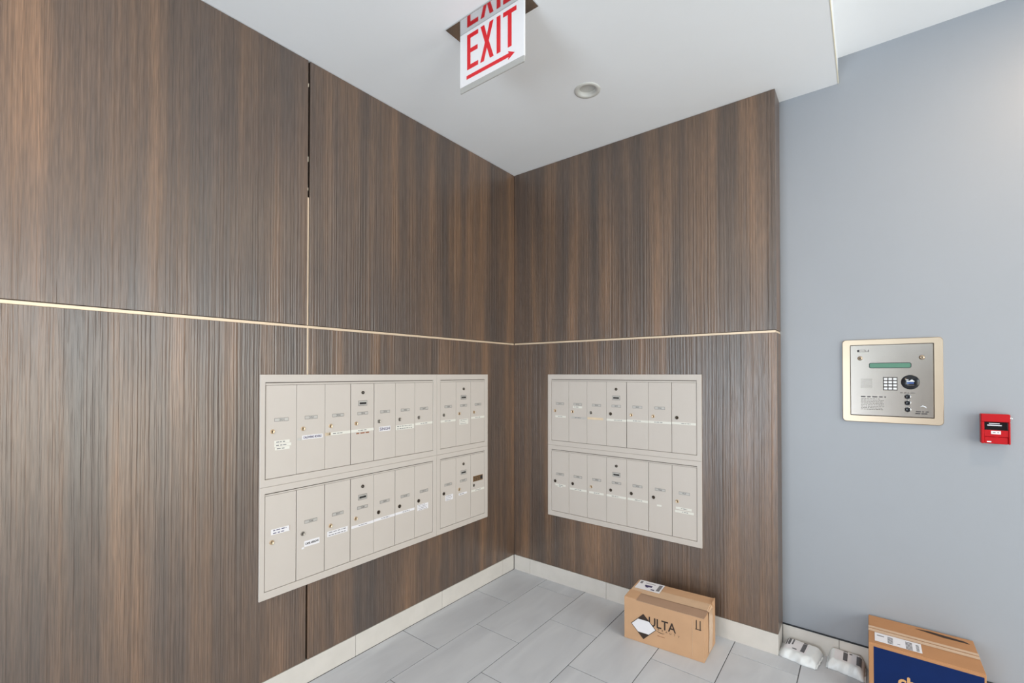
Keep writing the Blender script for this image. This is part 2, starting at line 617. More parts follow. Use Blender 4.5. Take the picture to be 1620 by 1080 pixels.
def glazed_wall(name, origin, rot, length, openings, label, pk='white_paint', T=0.12):
    """a wall with glazed openings (a0, a1, z0, z1, panes, window name); local x along the wall, room side -y local"""
    b = MB()
    x = 0.0
    for (a0, a1, z0, z1, npan, wn, wl) in openings:
        b.box(x, a0, 0, T, -0.05, H2 + 0.15, pk)
        b.box(a0, a1, 0, T, z1, H2 + 0.15, pk)
        if z0 > 0:
            b.box(a0, a1, 0, T, -0.05, z0, pk)
        x = a1
    b.box(x, length, 0, T, -0.05, H2 + 0.15, pk)
    struct(b.build(name, None, (origin[0], origin[1], 0), rot), label)
    fw = 0.055
    for (a0, a1, z0, z1, npan, wn, wl) in openings:
        b = MB()
        b.box(a0, a1, 0.02, 0.09, z0, z0 + 0.08, 'frame_metal', 0.003)
        b.box(a0, a1, 0.02, 0.09, z1 - fw, z1, 'frame_metal', 0.003)
        step = (a1 - a0) / npan
        for i in range(npan + 1):
            c = min(max(a0 + step * i, a0 + fw / 2), a1 - fw / 2)
            b.box(c - fw / 2, c + fw / 2, 0.02, 0.09, z0 + 0.08, z1 - fw, 'frame_metal', 0.003)
        win = struct(b.build(wn, None, (origin[0], origin[1], 0), rot), wl)
        for i in range(npan):
            b = MB()
            b.box(a0 + step * i + 0.02, a0 + step * (i + 1) - 0.02, 0.052, 0.058, z0 + 0.07, z1 - fw + 0.01, 'glass')
            b.build('pane', win)


# right wall: local +x runs towards -y world; rear wall: local +x runs towards -x world
glazed_wall('wall_right', (XR, WB), -math.pi / 2, WB - YR,
            [(0.35, 3.45, 0.0, 2.40, 3, 'window_1', 'glazed screen in dark metal frame')], 'white wall with glazed screen')
glazed_wall('wall_rear', (XR, YR), math.pi, XR,
            [(0.65, 2.75, 1.75, 2.70, 2, 'window_2', 'high window in dark metal frame'),
             (2.90, 4.40, 0.0, 2.40, 2, 'added_fill_door', 'unseen glazed door in dark metal frame, added for the ceiling fill light')],  # unseen door, added to let the ceiling fill in
            'warm beige wall with a high window and an added door opening for fill light', 'warm_paint')

# ------------------------------------------------------------------ ceilings
DLX, DLY, DLR = 0.923, -0.577, 0.050
b = MB()
hs = 0.12
for (x0, x1, y0, y1) in ((-0.03, DLX - hs, YR - 0.1, WB), (DLX + hs, XS, YR - 0.1, WB),
                         (DLX - hs, DLX + hs, YR - 0.1, DLY - hs), (DLX - hs, DLX + hs, DLY + hs, WB)):
    b.add([(x0, y0, H), (x1, y0, H), (x1, y1, H), (x0, y1, H)], [(3, 2, 1, 0)], 'ceil')
seg = 32
pc, ps = [], []
for i in range(seg):
    a = 2 * math.pi * (i + 0.5) / seg
    c_, s_ = math.cos(a), math.sin(a)
    k = hs / max(abs(c_), abs(s_))
    pc.append((DLX + DLR * c_, DLY + DLR * s_, H))
    ps.append((DLX + k * c_, DLY + k * s_, H))
corners = []
b.add(pc + ps, [(i, (i + 1) % seg, seg + (i + 1) % seg, seg + i) for i in range(seg)], 'ceil')
for sx in (-1, 1):
    for sy in (-1, 1):
        q = sorted(range(seg), key=lambda i: (ps[i][0] - DLX - sx * hs) ** 2 + (ps[i][1] - DLY - sy * hs) ** 2)[:2]
        b.add([ps[q[0]], ps[q[1]], (DLX + sx * hs, DLY + sy * hs, H)], [(0, 1, 2)], 'ceil')
# drop face of the low ceiling and its slab
b.add([(XS, YR - 0.1, H), (XS, WB, H), (XS, WB, H2), (XS, YR - 0.1, H2)], [(0, 1, 2, 3)], 'ceil')
b.add([(-0.03, YR - 0.1, H2 + 0.1), (XS, YR - 0.1, H2 + 0.1), (XS, WB, H2 + 0.1), (-0.03, WB, H2 + 0.1)], [(0, 1, 2, 3)], 'ceil')
ceiling = struct(b.build('ceiling'), 'low white ceiling over the mailboxes')
b = MB()
b.box(XS - 0.001, XS + 0.003, YR, WB, H - 0.0015, H + 0.018, 'bead', 0.0008)
b.build('corner_bead', ceiling)
b = MB()
b.box(XS, XR + 0.1, YR - 0.1, WB + 0.1, H2, H2 + 0.12, 'ceil')
struct(b.build('ceiling_upper'), 'higher white ceiling strip on the right')

# ------------------------------------------------------------------ tile skirting
root = struct(thing('baseboard_left', 'cream tile skirting along the left wall', 'baseboard'))
del root['category']
yj = [YR, -4.918, -4.319, -3.72, -3.12, -2.52, -1.92, -1.3195, -0.7205, -0.128, -0.0035]
for y0, y1 in zip(yj, yj[1:]):
    b = MB()
    b.box(-0.0172, -0.001, y0 + 0.0009, y1 - 0.0009, 0.0, HB, 'skirt', 0.0008)
    part_at(b, 'skirting_tile', root, (0, (y0 + y1) / 2, 0))
root = struct(thing('baseboard_back', 'cream tile skirting under the corner timber wall', 'baseboard'))
del root['category']
xj = [-0.001, 0.14, 0.738, 1.336, XE - 0.001]
for x0, x1 in zip(xj, xj[1:]):
    b = MB()
    b.box(x0 + 0.0009, x1 - 0.0009, 0.001, 0.0172, 0.0, HB, 'skirt', 0.0008)
    part_at(b, 'skirting_tile', root, ((x0 + x1) / 2, 0, 0))
b = MB()
b.box(XE - 0.0172, XE - 0.001, 0.018, WB - 0.011, 0.0, HB, 'skirt', 0.0008)
part_at(b, 'skirting_tile', root, (XE, 0.08, 0))
root = struct(thing('baseboard_front', 'cream tile skirting under the painted wall', 'baseboard'))
del root['category']
xj = [XE + 0.0005, 1.941, 2.540, 3.139, 3.738, 4.337, XR]
for x0, x1 in zip(xj, xj[1:]):
    b = MB()
    b.box(x0 + 0.0009, x1 - 0.0009, WB - 0.010, WB, 0.0, 0.102, 'skirt', 0.0008)
    part_at(b, 'skirting_tile', root, ((x0 + x1) / 2, 0, 0))
b = MB()
b.box(XE + 0.0005, XR, WB - 0.0115, WB, 0.102, 0.106, 'cap', 0.0006)
b.build('edge_trim', root)

# ------------------------------------------------------------------ mailboxes
Z_ROWS = {'up': 0.0, 'low': -0.481}
FR = 0.010      # how far the flange stands off the wall


def lock_mesh(key):
    b = MB()
    r = 0.0098
    b.lathe([(r, 0.0), (r, -0.0025), (r * 0.86, -0.0036), (r * 0.80, -0.0030), (0, -0.0030)], 0, 0, key, 18)
    b.box(-0.0012, 0.0016, -0.0036, -0.0030, -0.0072, 0.0010, 'keyhole')
    b.lathe([(0.0024, -0.0031), (0.0022, -0.0037), (0, -0.0037)], 0.0002, 0.0016, 'keyhole', 10)
    return b


def master_lock_mesh():
    b = MB()
    b.lathe([(0.0085, 0.0), (0.0085, -0.003), (0.0070, -0.004), (0.0045, -0.004), (0.0045, -0.0025), (0, -0.0025)], 0, 0, 'bronze', 18)
    b.lathe([(0.0032, -0.0026), (0.0030, -0.0045), (0, -0.0045)], 0, 0, 'chrome', 12)
    b.box(-0.0008, 0.0008, -0.0049, -0.0045, -0.0024, 0.0024, 'keyhole')
    return b


_lock_data = {}


def put_shared(name, key, maker, parent, loc):
    if key not in _lock_data:
        o = maker().build(name, parent, loc)
        _lock_data[key] = o.data
    else:
        o = bpy.data.objects.new(name, _lock_data[key])
        C.objects.link(o)
        o.parent = parent
        o.location = loc
    return o


def slot_plate():
    b = MB()
    b.box(-0.026, 0.026, -0.0012, 0, -0.0135, 0.0135, 'plate_rim', 0.0004)
    b.box(-0.0235, 0.0235, -0.0018, -0.0012, -0.011, 0.011, 'plate')
    b.box(-0.0195, 0.0195, -0.0022, -0.0018, -0.0055, 0.0045, 'keyhole')
    b.box(-0.016, 0.010, -0.0023, -0.0022, -0.0012, 0.0008, 'etch')
    return b


def number_plate(num):
    b = MB()
    b.box(-0.031, 0.031, -0.0009, 0, -0.0078, 0.0078, 'plate_rim', 0.0003)
    b.box(-0.0292, -0.0115, -0.0012, -0.0009, -0.0060, 0.0060, 'plate')
    b.box(0.0115, 0.0292, -0.0012, -0.0009, -0.0060, 0.0060, 'plate')
    b.box(-0.0110, 0.0110, -0.0012, -0.0009, -0.0065, 0.0065, 'plate')
    b.text(num, 0, 0, 0.0100, -0.0012, 'etch', width=0.0205)
    return b


def name_label(spec, w, seed):
    """paper or tape strip with its printing; spec: list of pieces (kind, u0, u1, dz, h, ...), dz from the usual label height"""
    b = MB()
    rnd = random.Random(seed)
    for p in spec:
        kind, u0, u1, dz, h = p[:5]
        x0, x1 = u0 * w, u1 * w
        if kind == 'strip':       # narrow tape with one line of print
            b.box(x0, x1, -0.0003, 0, dz - h / 2, dz + h / 2, p[5] if len(p) > 5 else 'tape_strip')
            s = rnd.uniform(0.25, 0.40)
            b.words(x0 + (x1 - x0) * s, x0 + (x1 - x0) * (s + 0.38), dz, h * 0.28, -0.0003, 'grey_ink', rnd)
        elif kind == 'blank':
            b.box(x0, x1, -0.0003, 0, dz - h / 2, dz + h / 2, p[5])
        elif kind == 'text':
            b.box(x0, x1, -0.0003, 0, dz - h / 2, dz + h / 2, 'paper')
            b.bold(p[5], (x0 + x1) / 2, dz, h * p[7], -0.0003, p[6], 0.0004, width=(x1 - x0) * 0.88)
        elif kind == 'lines':
            n = p[5]
            b.box(x0, x1, -0.0003, 0, dz - h / 2, dz + h / 2, p[7] if len(p) > 7 else 'paper')
            for i in range(n):
                z_ = dz + h / 2 - h * (i + 0.5) / n - 0.0003
                b.words(x0 + 0.06 * w, x1 - rnd.uniform(0.06, 0.2) * w, z_, h / n * 0.30, -0.0003, p[6], rnd)
        elif kind == 'words':
            b.words(x0, x1, dz, h, -0.0001, p[5], rnd)
    return b


def mailbox_unit(wall, label, edges, u_out, row, numbers, locks, labels, gaps, master, seed):
    z_out = (0.944, 1.430) if row == 'up' else (0.460, 0.9432)
    dz = Z_ROWS[row]
    d_top, d_bot, o_top, o_bot = 1.383 + dz, 0.9775 + dz, 1.3965 + dz, 0.9755 + dz
    if row == 'low':
        d_top, o_top = 0.9035, 0.9145
        d_bot, o_bot = 0.4945, 0.4925
    u0, u1 = u_out
    uc, zb = (u0 + u1) / 2, z_out[0]
    if wall == 'left':
        root = thing('mailbox_unit', label, 'mailbox', (0, uc, zb), math.pi / 2, 'mailbox units')
    else:
        root = thing('mailbox_unit', label, 'mailbox', (uc, 0, zb), 0, 'mailbox units')
    X = lambda u: u - uc
    Z = lambda z_: z_ - zb
    # flange frame
    xo0, xo1, zo0, zo1 = X(u0), X(u1), 0.0, Z(z_out[1])
    xi0, xi1, zi0, zi1 = X(edges[0]) - 0.0012, X(edges[-1]) + 0.0012, Z(o_bot), Z(o_top)
    c = 0.0012

    def ring(x0, x1, z0, z1, y):
        return [(x0, y, z0), (x1, y, z0), (x1, y, z1), (x0, y, z1)]
    b = MB()
    rings = [ring(xo0, xo1, zo0, zo1, -0.0003), ring(xo0, xo1, zo0, zo1, -FR + c),
             ring(xo0 + c, xo1 - c, zo0 + c, zo1 - c, -FR), ring(xi0 - c, xi1 + c, zi0 - c, zi1 + c, -FR),
             ring(xi0, xi1, zi0, zi1, -FR + c), ring(xi0, xi1, zi0, zi1, -0.0003)]
    vv = [p for r in rings for p in r]
    ff = []
    for k in range(len(rings) - 1):
        for i in range(4):
            j = (i + 1) % 4
            ff.append((4 * k + i, 4 * k + j, 4 * k + 4 + j, 4 * k + 4 + i))
    b.add(vv, ff, 'box_metal')
    b.build('flange', root)
    b = MB()
    b.box(xi0, xi1, -0.0014, -0.0004, zi0, zi1, 'gap')
    b.build('back_plate', root)
    b = MB()
    b.box(xi0 + 0.001, xi1 - 0.001, -0.0082, -0.0016, Z(d_top) + 0.0012, zi1 - 0.0036, 'box_metal', 0.0005)
    b.build('header_rail', root)
    n = len(edges) - 1
    rnd = random.Random(seed)
    for i in range(n):
        ga = gaps.get(i, 0.0008)
        gb = gaps.get(i + 1, 0.0008)
        xa_, xb_ = X(edges[i]) + ga, X(edges[i + 1]) - gb
        w = xb_ - xa_
        yf = -0.0082 - rnd.choice((0, 0, 0.0004, -0.0005))
        b = MB()
        b.box(0, w, yf, -0.0016, 0, Z(d_top) - Z(d_bot), 'box_metal', 0.0008)
        door = b.build('door', root, (xa_, 0, Z(d_bot)))
        zl = lambda z_: z_ + dz - (d_bot)
        if numbers[i]:
            if numbers[i] == 'plaque':
                b = MB()
                b.box(-0.048, 0.048, -0.0016, 0, -0.018, 0.018, 'plaque', 0.0005)
                b.box(0.022, 0.044, -0.0018, -0.0016, -0.010, 0.012, 'ink')
                rr = random.Random(3)
                for q in range(3):
                    b.words(-0.040, 0.018, 0.010 - q * 0.010, 0.004, -0.0016, 'dark_ink', rr)
                o = b.build('plaque', door, (w / 2, yf, zl(1.2225)))
                o['label'] = 'brown brass plaque'
            else:
                number_plate(numbers[i]).build('number_plate', door, (w / 2, yf, zl(1.231)))
        lk = locks[i]
        put_shared('lock', lk, lambda: lock_mesh(lk), door, (0.0285, yf, zl(1.181)))
        if i == master:
            put_shared('master_lock', 'master', master_lock_mesh, door, (w / 2, yf, zl(1.337)))
            put_shared('slot_plate', 'slot', slot_plate, door, (w / 2, yf, zl(1.283)))
        if labels[i]:
            name_label(labels[i], w, seed * 31 + i).build('name_label', door, (0, yf - 0.0001, zl(1.143)))
    return root


S = lambda u0=0.0, u1=1.0, dz=0.0, h=0.013, k='tape_strip': ('strip', u0, u1, dz, h, k)
EL7 = [-1.772, -1.6345, -1.4968, -1.3585, -1.2208, -1.0835, -0.9465, -0.8075]
EL3 = [-0.748, -0.6135, -0.4775, -0.3395]
ER7 = [0.333, 0.4705, 0.6085, 0.747, 0.8835, 1.022, 1.1615, 1.301]
OUT_A, OUT_B, OUT_C = (-1.794, -0.7785), (-0.7775, -0.309), (0.303, 1.328)

mailbox_unit('left', 'seven-door beige mailbox unit with 201 and SINGH labels, upper left bank', EL7, OUT_A, 'up',
             ['201', '202', '203', '204', '205', '206', '207'],
             ['brass', 'brass', 'brass', 'brass', 'chrome', 'chrome', 'chrome'],
             [[('lines', 0.27, 0.77, -0.010, 0.013, 1, 'grey_ink', 'tape_strip'), ('lines', 0.27, 0.82, -0.0245, 0.013, 1, 'grey_ink', 'tape_strip'),
               ('lines', 0.29, 0.77, -0.039, 0.013, 1, 'grey_ink', 'tape_strip')],
              [('text', 0.18, 0.92, -0.003, 0.019, 'CALDWINO BOURLE', 'blue_ink', 0.55), ('blank', 0.02, 0.16, -0.009, 0.012, 'plate')],
              [('strip', 0.03, 1.0, 0.000, 0.014), ('blank', 0.0, 0.22, 0.0, 0.0145, 'yellow_tape')],
              [('strip', 0.0, 1.0, 0.001, 0.013), ('words', 0.22, 0.78, -0.013, 0.0065, 'rust_ink')],
              [('text', 0.22, 0.76, -0.004, 0.025, 'SINGH', 'blue_ink', 0.62)],
              [('lines', 0.02, 0.97, -0.007, 0.026, 2, 'grey_ink', 'tape_strip')],
              [S(0.02, 0.98, 0.002)]],
             {3: 0.0017, 4: 0.0018, 0: 0.0016}, 3, 11)
mailbox_unit('left', 'three-door beige mailbox unit nearest the corner, upper row of the left bank', EL3, OUT_B, 'up',
             ['208', '209', '210'], ['chrome', 'brass', 'brass'],
             [[S(0.02, 0.98, 0.000)], [('lines', 0.22, 0.82, -0.016, 0.034, 3, 'grey_ink', 'tape_strip')], [S(0.02, 0.98, 0.002)]],
             {0: 0.0008}, 1, 12)
mailbox_unit('left', 'seven-door beige mailbox unit, lower left bank, first door without a number plate', EL7, OUT_A, 'low',
             ['', '306', '307', '308', '309', '310', '311'],
             ['brass', 'chrome', 'brass', 'brass', 'bronze', 'bronze', 'bronze'],
             [[('lines', 0.19, 0.78, 0.081, 0.024, 2, 'blue_ink'), ('blank', 0.775, 0.79, 0.083, 0.021, 'rust_ink')],
              [('text', 0.27, 0.82, -0.013, 0.027, 'CAPE ARROW', 'ink', 0.36), ('blank', 0.18, 0.26, -0.029, 0.008, 'paper')],
              [('lines', 0.09, 0.90, 0.000, 0.026, 2, 'grey_ink')],
              [S(0.03, 1.0, -0.002, 0.013, 'paper')],
              [S(0.0, 1.0, 0.000, 0.013, 'paper')],
              [S(0.0, 1.0, 0.001, 0.013, 'paper')],
              [('lines', 0.14, 0.74, -0.002, 0.034, 4, 'grey_ink')]],
             {1: 0.0016, 2: 0.0016, 3: 0.0018, 5: 0.0015}, 3, 13)
mailbox_unit('left', 'three-door beige mailbox unit with brown plaque, lower row of the left bank', EL3, OUT_B, 'low',
             ['312', '313', 'plaque'], ['bronze', 'brass', 'chrome'],
             [[('lines', 0.32, 0.82, 0.006, 0.033, 3, 'grey_ink')], [('lines', 0.18, 0.74, 0.006, 0.013, 1, 'grey_ink')],
              [S(0.03, 0.98, 0.003)]],
             {0: 0.0013}, 1, 14)
mailbox_unit('right', 'upper seven-door beige mailbox unit on the corner wall above the cardboard box', ER7, OUT_C, 'up',
             ['211', '212', '301', '302', '303', '304', ''],
             ['brass', 'brass', 'chrome', 'bronze', 'brass', 'brass', 'bronze'],
             [[S(0.22, 0.84, 0.000)], [('lines', 0.24, 0.74, 0.070, 0.014, 1, 'grey_ink', 'tape_strip'), ('strip', 0.12, 0.96, -0.001, 0.014, 'plate')],
              [('blank', 0.02, 0.84, 0.001, 0.014, 'yellow_tape')], [S(0.0, 1.0, 0.0)], [S(0.0, 1.0, 0.003)], [S(0.0, 1.0, 0.004)], [S(0.0, 0.98, 0.006)]],
             {4: 0.0018, 6: 0.0013}, 3, 15)
mailbox_unit('right', 'lower seven-door beige mailbox unit on the corner wall just above the cardboard box', ER7, OUT_C, 'low',
             ['401', '402', '403', '404', '405', '406', '407'],
             ['bronze', 'bronze', 'brass', 'bronze', 'bronze', 'bronze', 'brass'],
             [[S(0.22, 0.82, 0.014), S(0.35, 0.62, 0.004, 0.009)], [S(0.05, 0.98, 0.003)], [S(0.10, 0.86, 0.002)], [S(0.0, 0.97, 0.003)],
              [S(0.03, 0.97, 0.003)], [('blank', 0.36, 0.56, -0.005, 0.010, 'tape_strip')], [S(0.15, 0.80, 0.0), S(0.12, 0.88, -0.019)]],
             {5: 0.0014, 6: 0.0013}, 3, 16)

# ------------------------------------------------------------------ exit sign
SX, SY = 0.8475, -1.263
sign = thing('exit_sign', 'white EXIT sign with red letters and arrow under the ceiling', 'exit sign', (SX, SY, H))
b = MB()
b.box(0.649 - SX, 1.036 - SX, -1.325 - SY, -1.187 - SY, -0.007, 0.0, 'mirror', 0.0008)
b.build('canopy', sign)
b = MB()
b.box(0.675 - SX, 1.020 - SX, 0.0, 0.009, 2.670 - H, -0.0075, 'exit_white', 0.0008)
b.build('panel', sign)
b = MB()
b.box(0.6755 - SX, 1.0195 - SX, 0.001, 0.008, 2.646 - H, 2.6698 - H, 'exit_edge', 0.0012)
b.build('clear_edge', sign)
ZT, ZB_ = 2.882 - H, 2.732 - H


def letter(polys):
    b = MB()
    for p in polys:
        b.prism([(x - SX, z) for x, z in p], -0.0012, -0.0002, 'exit_red')
    o = b.build('letter', sign)
    return o


def rect(x0, x1, z0, z1):
    return [(x0, z0), (x1, z0), (x1, z1), (x0, z1)]


zm = (ZT + ZB_) / 2 + 0.003
letter([rect(0.718, 0.737, ZB_, ZT), rect(0.737, 0.781, ZT - 0.018, ZT), rect(0.737, 0.778, zm - 0.009, zm + 0.009), rect(0.737, 0.781, ZB_, ZB_ + 0.018)])
XC, XZ = 0.8295, (ZT + ZB_) / 2
letter([[(0.793, ZB_), (0.813, ZB_), (XC, XZ - 0.024), (0.846, ZB_), (0.866, ZB_), (XC + 0.0105, XZ), (0.865, ZT), (0.845, ZT),
         (XC, XZ + 0.024), (0.815, ZT), (0.795, ZT), (XC - 0.0105, XZ)]])
letter([rect(0.882, 0.902, ZB_, ZT)])
letter([rect(0.916, 0.983, ZT - 0.018, ZT), rect(0.940, 0.959, ZB_, ZT - 0.018)])
b = MB()
za = 2.700 - H
b.prism([(x - SX, z) for x, z in [(0.715, za - 0.0075), (0.945, za - 0.0075), (0.941, za - 0.0175), (0.974, za), (0.941, za + 0.0175), (0.945, za + 0.0075), (0.715, za + 0.0075)]],
        -0.0012, -0.0002, 'exit_red')
b.build('arrow', sign)

# ------------------------------------------------------------------ downlight
dl = thing('recessed_downlight', 'round white recessed ceiling light between EXIT sign and corner', 'ceiling light', (DLX, DLY, H))


def lathe_z(b, prof, key, seg=32):
    """prof (r, z) about the vertical axis"""
    k = MB()
    k.lathe(prof, 0, 0, key, seg)
    b.add([(x, z, y) for x, y, z in k.v], [f[::-1] for f in k.f], key, True)


b = MB()
lathe_z(b, [(0.067, 0.0), (0.066, -0.003), (0.058, -0.0045), (0.047, -0.004), (0.0445, 0.0)], 'lamp_trim')
b.build('trim_ring', dl)
b = MB()
lathe_z(b, [(0.0445, 0.0), (0.041, 0.014), (0.0405, 0.018)], 'lamp_trim')
b.build('reflector', dl)
b = MB()
lathe_z(b, [(0.041, 0.014), (0.030, 0.0125), (0, 0.012)], 'lamp_lens')
b.build('lens', dl)

# lit downlights of the same kind further back and over the painted wall
M['lamp_glow'] = mat('lit_lamp_lens', srgb(255, 226, 190), 0.4, emit=(1.0, 0.80, 0.58, 1), estr=12.0, noise=0.02)


def lit_downlight(x, y, z, power, label):
    t = thing('recessed_downlight', label, 'ceiling light', (x, y, z))
    b = MB()
    lathe_z(b, [(0.067, 0.0), (0.066, -0.003), (0.058, -0.0045), (0.047, -0.004), (0.0445, -0.001)], 'lamp_trim')
    b.build('trim_ring', t)
    b = MB()
    lathe_z(b, [(0.0445, -0.001), (0.030, -0.0015), (0, -0.002)], 'lamp_glow')
    b.build('lens', t)
    l = bpy.data.lights.new('lamp', 'AREA')
    l.shape = 'DISK'
    l.size = 0.085
    l.energy = power
    l.color = (1.0, 0.74, 0.48)
    o = bpy.data.objects.new('lamp', l)
    C.objects.link(o)
    o.parent = t
    o.location = (0, 0, -0.008)


lit_downlight(0.923, -3.45, H, 20, 'lit round ceiling light in front of the left timber wall')
lit_downlight(2.95, -0.62, H2, 13, 'lit round ceiling light above the painted wall')

# ------------------------------------------------------------------ intercom panel
IX0, IX1, IZ0, IZ1 = 1.963, 2.333, 1.199, 1.601
ICX, ICZ = (IX0 + IX1) / 2, IZ0
ic = thing('intercom_panel', 'stainless steel entry intercom with keypad on the painted wall', 'intercom', (ICX, WB, ICZ))


def rrect(x0, x1, z0, z1, r, n=5):
    pts = []
    for cx, cz, a0 in ((x1 - r, z0 + r, -90), (x1 - r, z1 - r, 0), (x0 + r, z1 - r, 90), (x0 + r, z0 + r, 180)):
        for i in range(n + 1):
            a = math.radians(a0 + 90 * i / n)
            pts.append((cx + r * math.cos(a), cz + r * math.sin(a)))
    return pts


DX0, DX1, DZ0, DZ1 = 1.996 - ICX, 2.2995 - ICX, 1.2325 - ICZ, 1.573 - ICZ
b = MB()
outer = rrect(IX0 - ICX, IX1 - ICX, 0, IZ1 - IZ0, 0.016)
outer2 = rrect(IX0 - ICX + 0.002, IX1 - ICX - 0.002, 0.002, IZ1 - IZ0 - 0.002, 0.015)
inner = rrect(DX0 - 0.002, DX1 + 0.003, DZ0 - 0.003, DZ1 + 0.002, 0.003)
n = len(outer)
vv = [(x, 0.0, z) for x, z in outer] + [(x, -0.008, z) for x, z in outer] + [(x, -0.010, z) for x, z in outer2] + \
     [(x, -0.010, z) for x, z in inner] + [(x, -0.003, z) for x, z in inner]
ff = [(k * n + i, k * n + (i + 1) % n, (k + 1) * n + (i + 1) % n, (k + 1) * n + i) for k in range(4) for i in range(n)]
b.add(vv, ff, 'steel_frame')
b.build('frame', ic)
b = MB()
b.box(DX0 - 0.002, DX1 + 0.003, -0.003, -0.0005, DZ0 - 0.003, DZ1 + 0.002, 'keyhole')
b.build('back_box', ic)
b = MB()
b.box(DX0, DX1, -0.0115, -0.003, DZ0, DZ1, 'steel', 0.001)
door = b.build('faceplate', ic)
YF = -0.0115
ix = lambda x: x - ICX
iz = lambda z: z - ICZ
b = MB()
b.prism(rrect(ix(2.068), ix(2.224), iz(1.4605), iz(1.4870), 0.008), YF - 0.0012, YF, 'lcd_off')
b.prism(rrect(ix(2.071), ix(2.221), iz(1.4630), iz(1.4840), 0.006), YF - 0.0016, YF - 0.0012, 'lcd')
b.build('display', door)
for x_ in (2.034, 2.261):
    b = MB()
    b.lathe([(0.0105, YF), (0.0100, YF - 0.003), (0.006, YF - 0.0055), (0, YF - 0.006)], ix(x_), iz(1.5095), 'steel_frame', 18)
    b.box(ix(x_) - 0.002, ix(x_) + 0.002, YF - 0.0063, YF - 0.006, iz(1.5095) - 0.004, iz(1.5095) + 0.004, 'keyhole')
    b.build('screw', door)
b = MB()
b.box(ix(2.1205), ix(2.1740), YF - 0.0006, YF, iz(1.3545), iz(1.4180), 'etch')
b.build('keypad_recess', door)
for r_ in range(4):
    for c_ in range(3):
        b = MB()
        cx, cz = 2.130 + c_ * 0.0172, 1.409 - r_ * 0.0152
        b.box(ix(cx - 0.0066), ix(cx + 0.0066), YF - 0.0035, YF, iz(cz - 0.0050), iz(cz + 0.0050), 'keycap', 0.0012)
        b.build('key', door)
b = MB()
b.lathe([(0.0335, YF), (0.0335, YF - 0.0025), (0.031, YF - 0.0045), (0, YF - 0.0055)], ix(2.2195), iz(1.3945), 'black', 32)
b.box(ix(2.206), ix(2.234), YF - 0.0060, YF - 0.0050, iz(1.397), iz(1.4005), 'white_mark')
b.box(ix(2.203), ix(2.213), YF - 0.0060, YF - 0.0050, iz(1.404), iz(1.407), 'white_mark')
b.prism([(ix(2.216), iz(1.4005)), (ix(2.232), iz(1.4005)), (ix(2.225), iz(1.4075))], YF - 0.0060, YF - 0.0050, 'white_mark')
b.box(ix(2.208), ix(2.232), YF - 0.0060, YF - 0.0050, iz(1.388), iz(1.394), 'navy_mark')
b.box(ix(2.208), ix(2.233), YF - 0.0058, YF - 0.0048, iz(1.379), iz(1.383), 'etch')
b.build('card_reader', door)
for z_ in (1.3265, 1.2975, 1.2665):
    b = MB()
    b.lathe([(0.0125, YF), (0.0125, YF - 0.002), (0.0105, YF - 0.003)], ix(2.2095), iz(z_), 'key', 20)
    b.lathe([(0.0105, YF - 0.003), (0.008, YF - 0.0045), (0, YF - 0.005)], ix(2.2095), iz(z_), 'black', 20)
    b.build('push_button', door)
b = MB()
rr = random.Random(5)
b.box(ix(2.023), ix(2.031), YF - 0.0004, YF, iz(1.5405), iz(1.5505), 'ink')
for q in (rect(2.031, 2.056, 1.5405, 1.5425), rect(2.031, 2.056, 1.5485, 1.5505), rect(2.053, 2.0555, 1.5405, 1.5505), rect(2.0565, 2.068, 1.5405, 1.5425), rect(2.0655, 2.068, 1.5405, 1.5505)):
    b.prism([(ix(x), iz(z)) for x, z in q], YF - 0.0004, YF, 'etch')
for i in range(9):
    b.words(ix(2.036), ix(2.080), iz(1.408 - i * 0.0052), 0.0012, YF, 'etch', rr, gap=0.1)
b.words(ix(2.036), ix(2.131), iz(1.3225), 0.0048, YF, 'ink', rr)
for i in range(8):
    b.words(ix(2.036), ix(2.131 - rr.uniform(0, 0.02)), iz(1.3125 - i * 0.0073), 0.0022, YF, 'etch', rr)
b.words(ix(2.183), ix(2.236), iz(1.3445), 0.0030, YF, 'etch', rr)
b.words(ix(2.238), ix(2.282), iz(1.2585), 0.0040, YF, 'ink', rr)
b.words(ix(2.236), ix(2.282), iz(1.2495), 0.0045, YF, 'ink', rr)
b.prism([(ix(x), iz(z)) for x, z in ((2.252, 1.280), (2.263, 1.2835), (2.276, 1.276), (2.272, 1.2835), (2.262, 1.2875))], YF - 0.0004, YF, 'white_mark')
b.build('printing', door)

# ------------------------------------------------------------------ fire alarm pull station
AX, AZ = 2.4895, 1.136
fa = thing('fire_alarm_pull_station', 'red fire alarm pull station on the painted wall', 'fire alarm', (AX, WB, AZ))
b = MB()
b.box(-0.042, 0.042, -0.012, 0, 0.002, 0.124, 'teal_shade', 0.001)  # grey-green backing: the alarm's side shadow put into its colour
b.build('back_box', fa)
b = MB()
b.box(-0.0435, 0.0435, -0.028, -0.012, 0.0, 0.126, 'red', 0.002)
b.box(-0.0435, 0.0435, -0.045, -0.028, 0.093, 0.126, 'red', 0.002)
b.box(-0.0435, -0.0335, -0.045, -0.028, 0.0, 0.093, 'red', 0.002)
b.box(0.0375, 0.0435, -0.045, -0.028, 0.0, 0.093, 'red', 0.002)
b.box(-0.0335, 0.0375, -0.041, -0.028, 0.0, 0.030, 'red', 0.002)
b.build('housing', fa)
b = MB()
b.box(-0.0335, 0.0375, -0.032, -0.028, 0.058, 0.093, 'black')
rr = random.Random(8)
b.box(-0.018, 0.014, -0.0325, -0.032, 0.0835, 0.0870, 'white_mark')
b.box(-0.023, 0.020, -0.0325, -0.032, 0.0755, 0.0800, 'white_mark')
b.build('instruction_plate', fa)
b = MB()
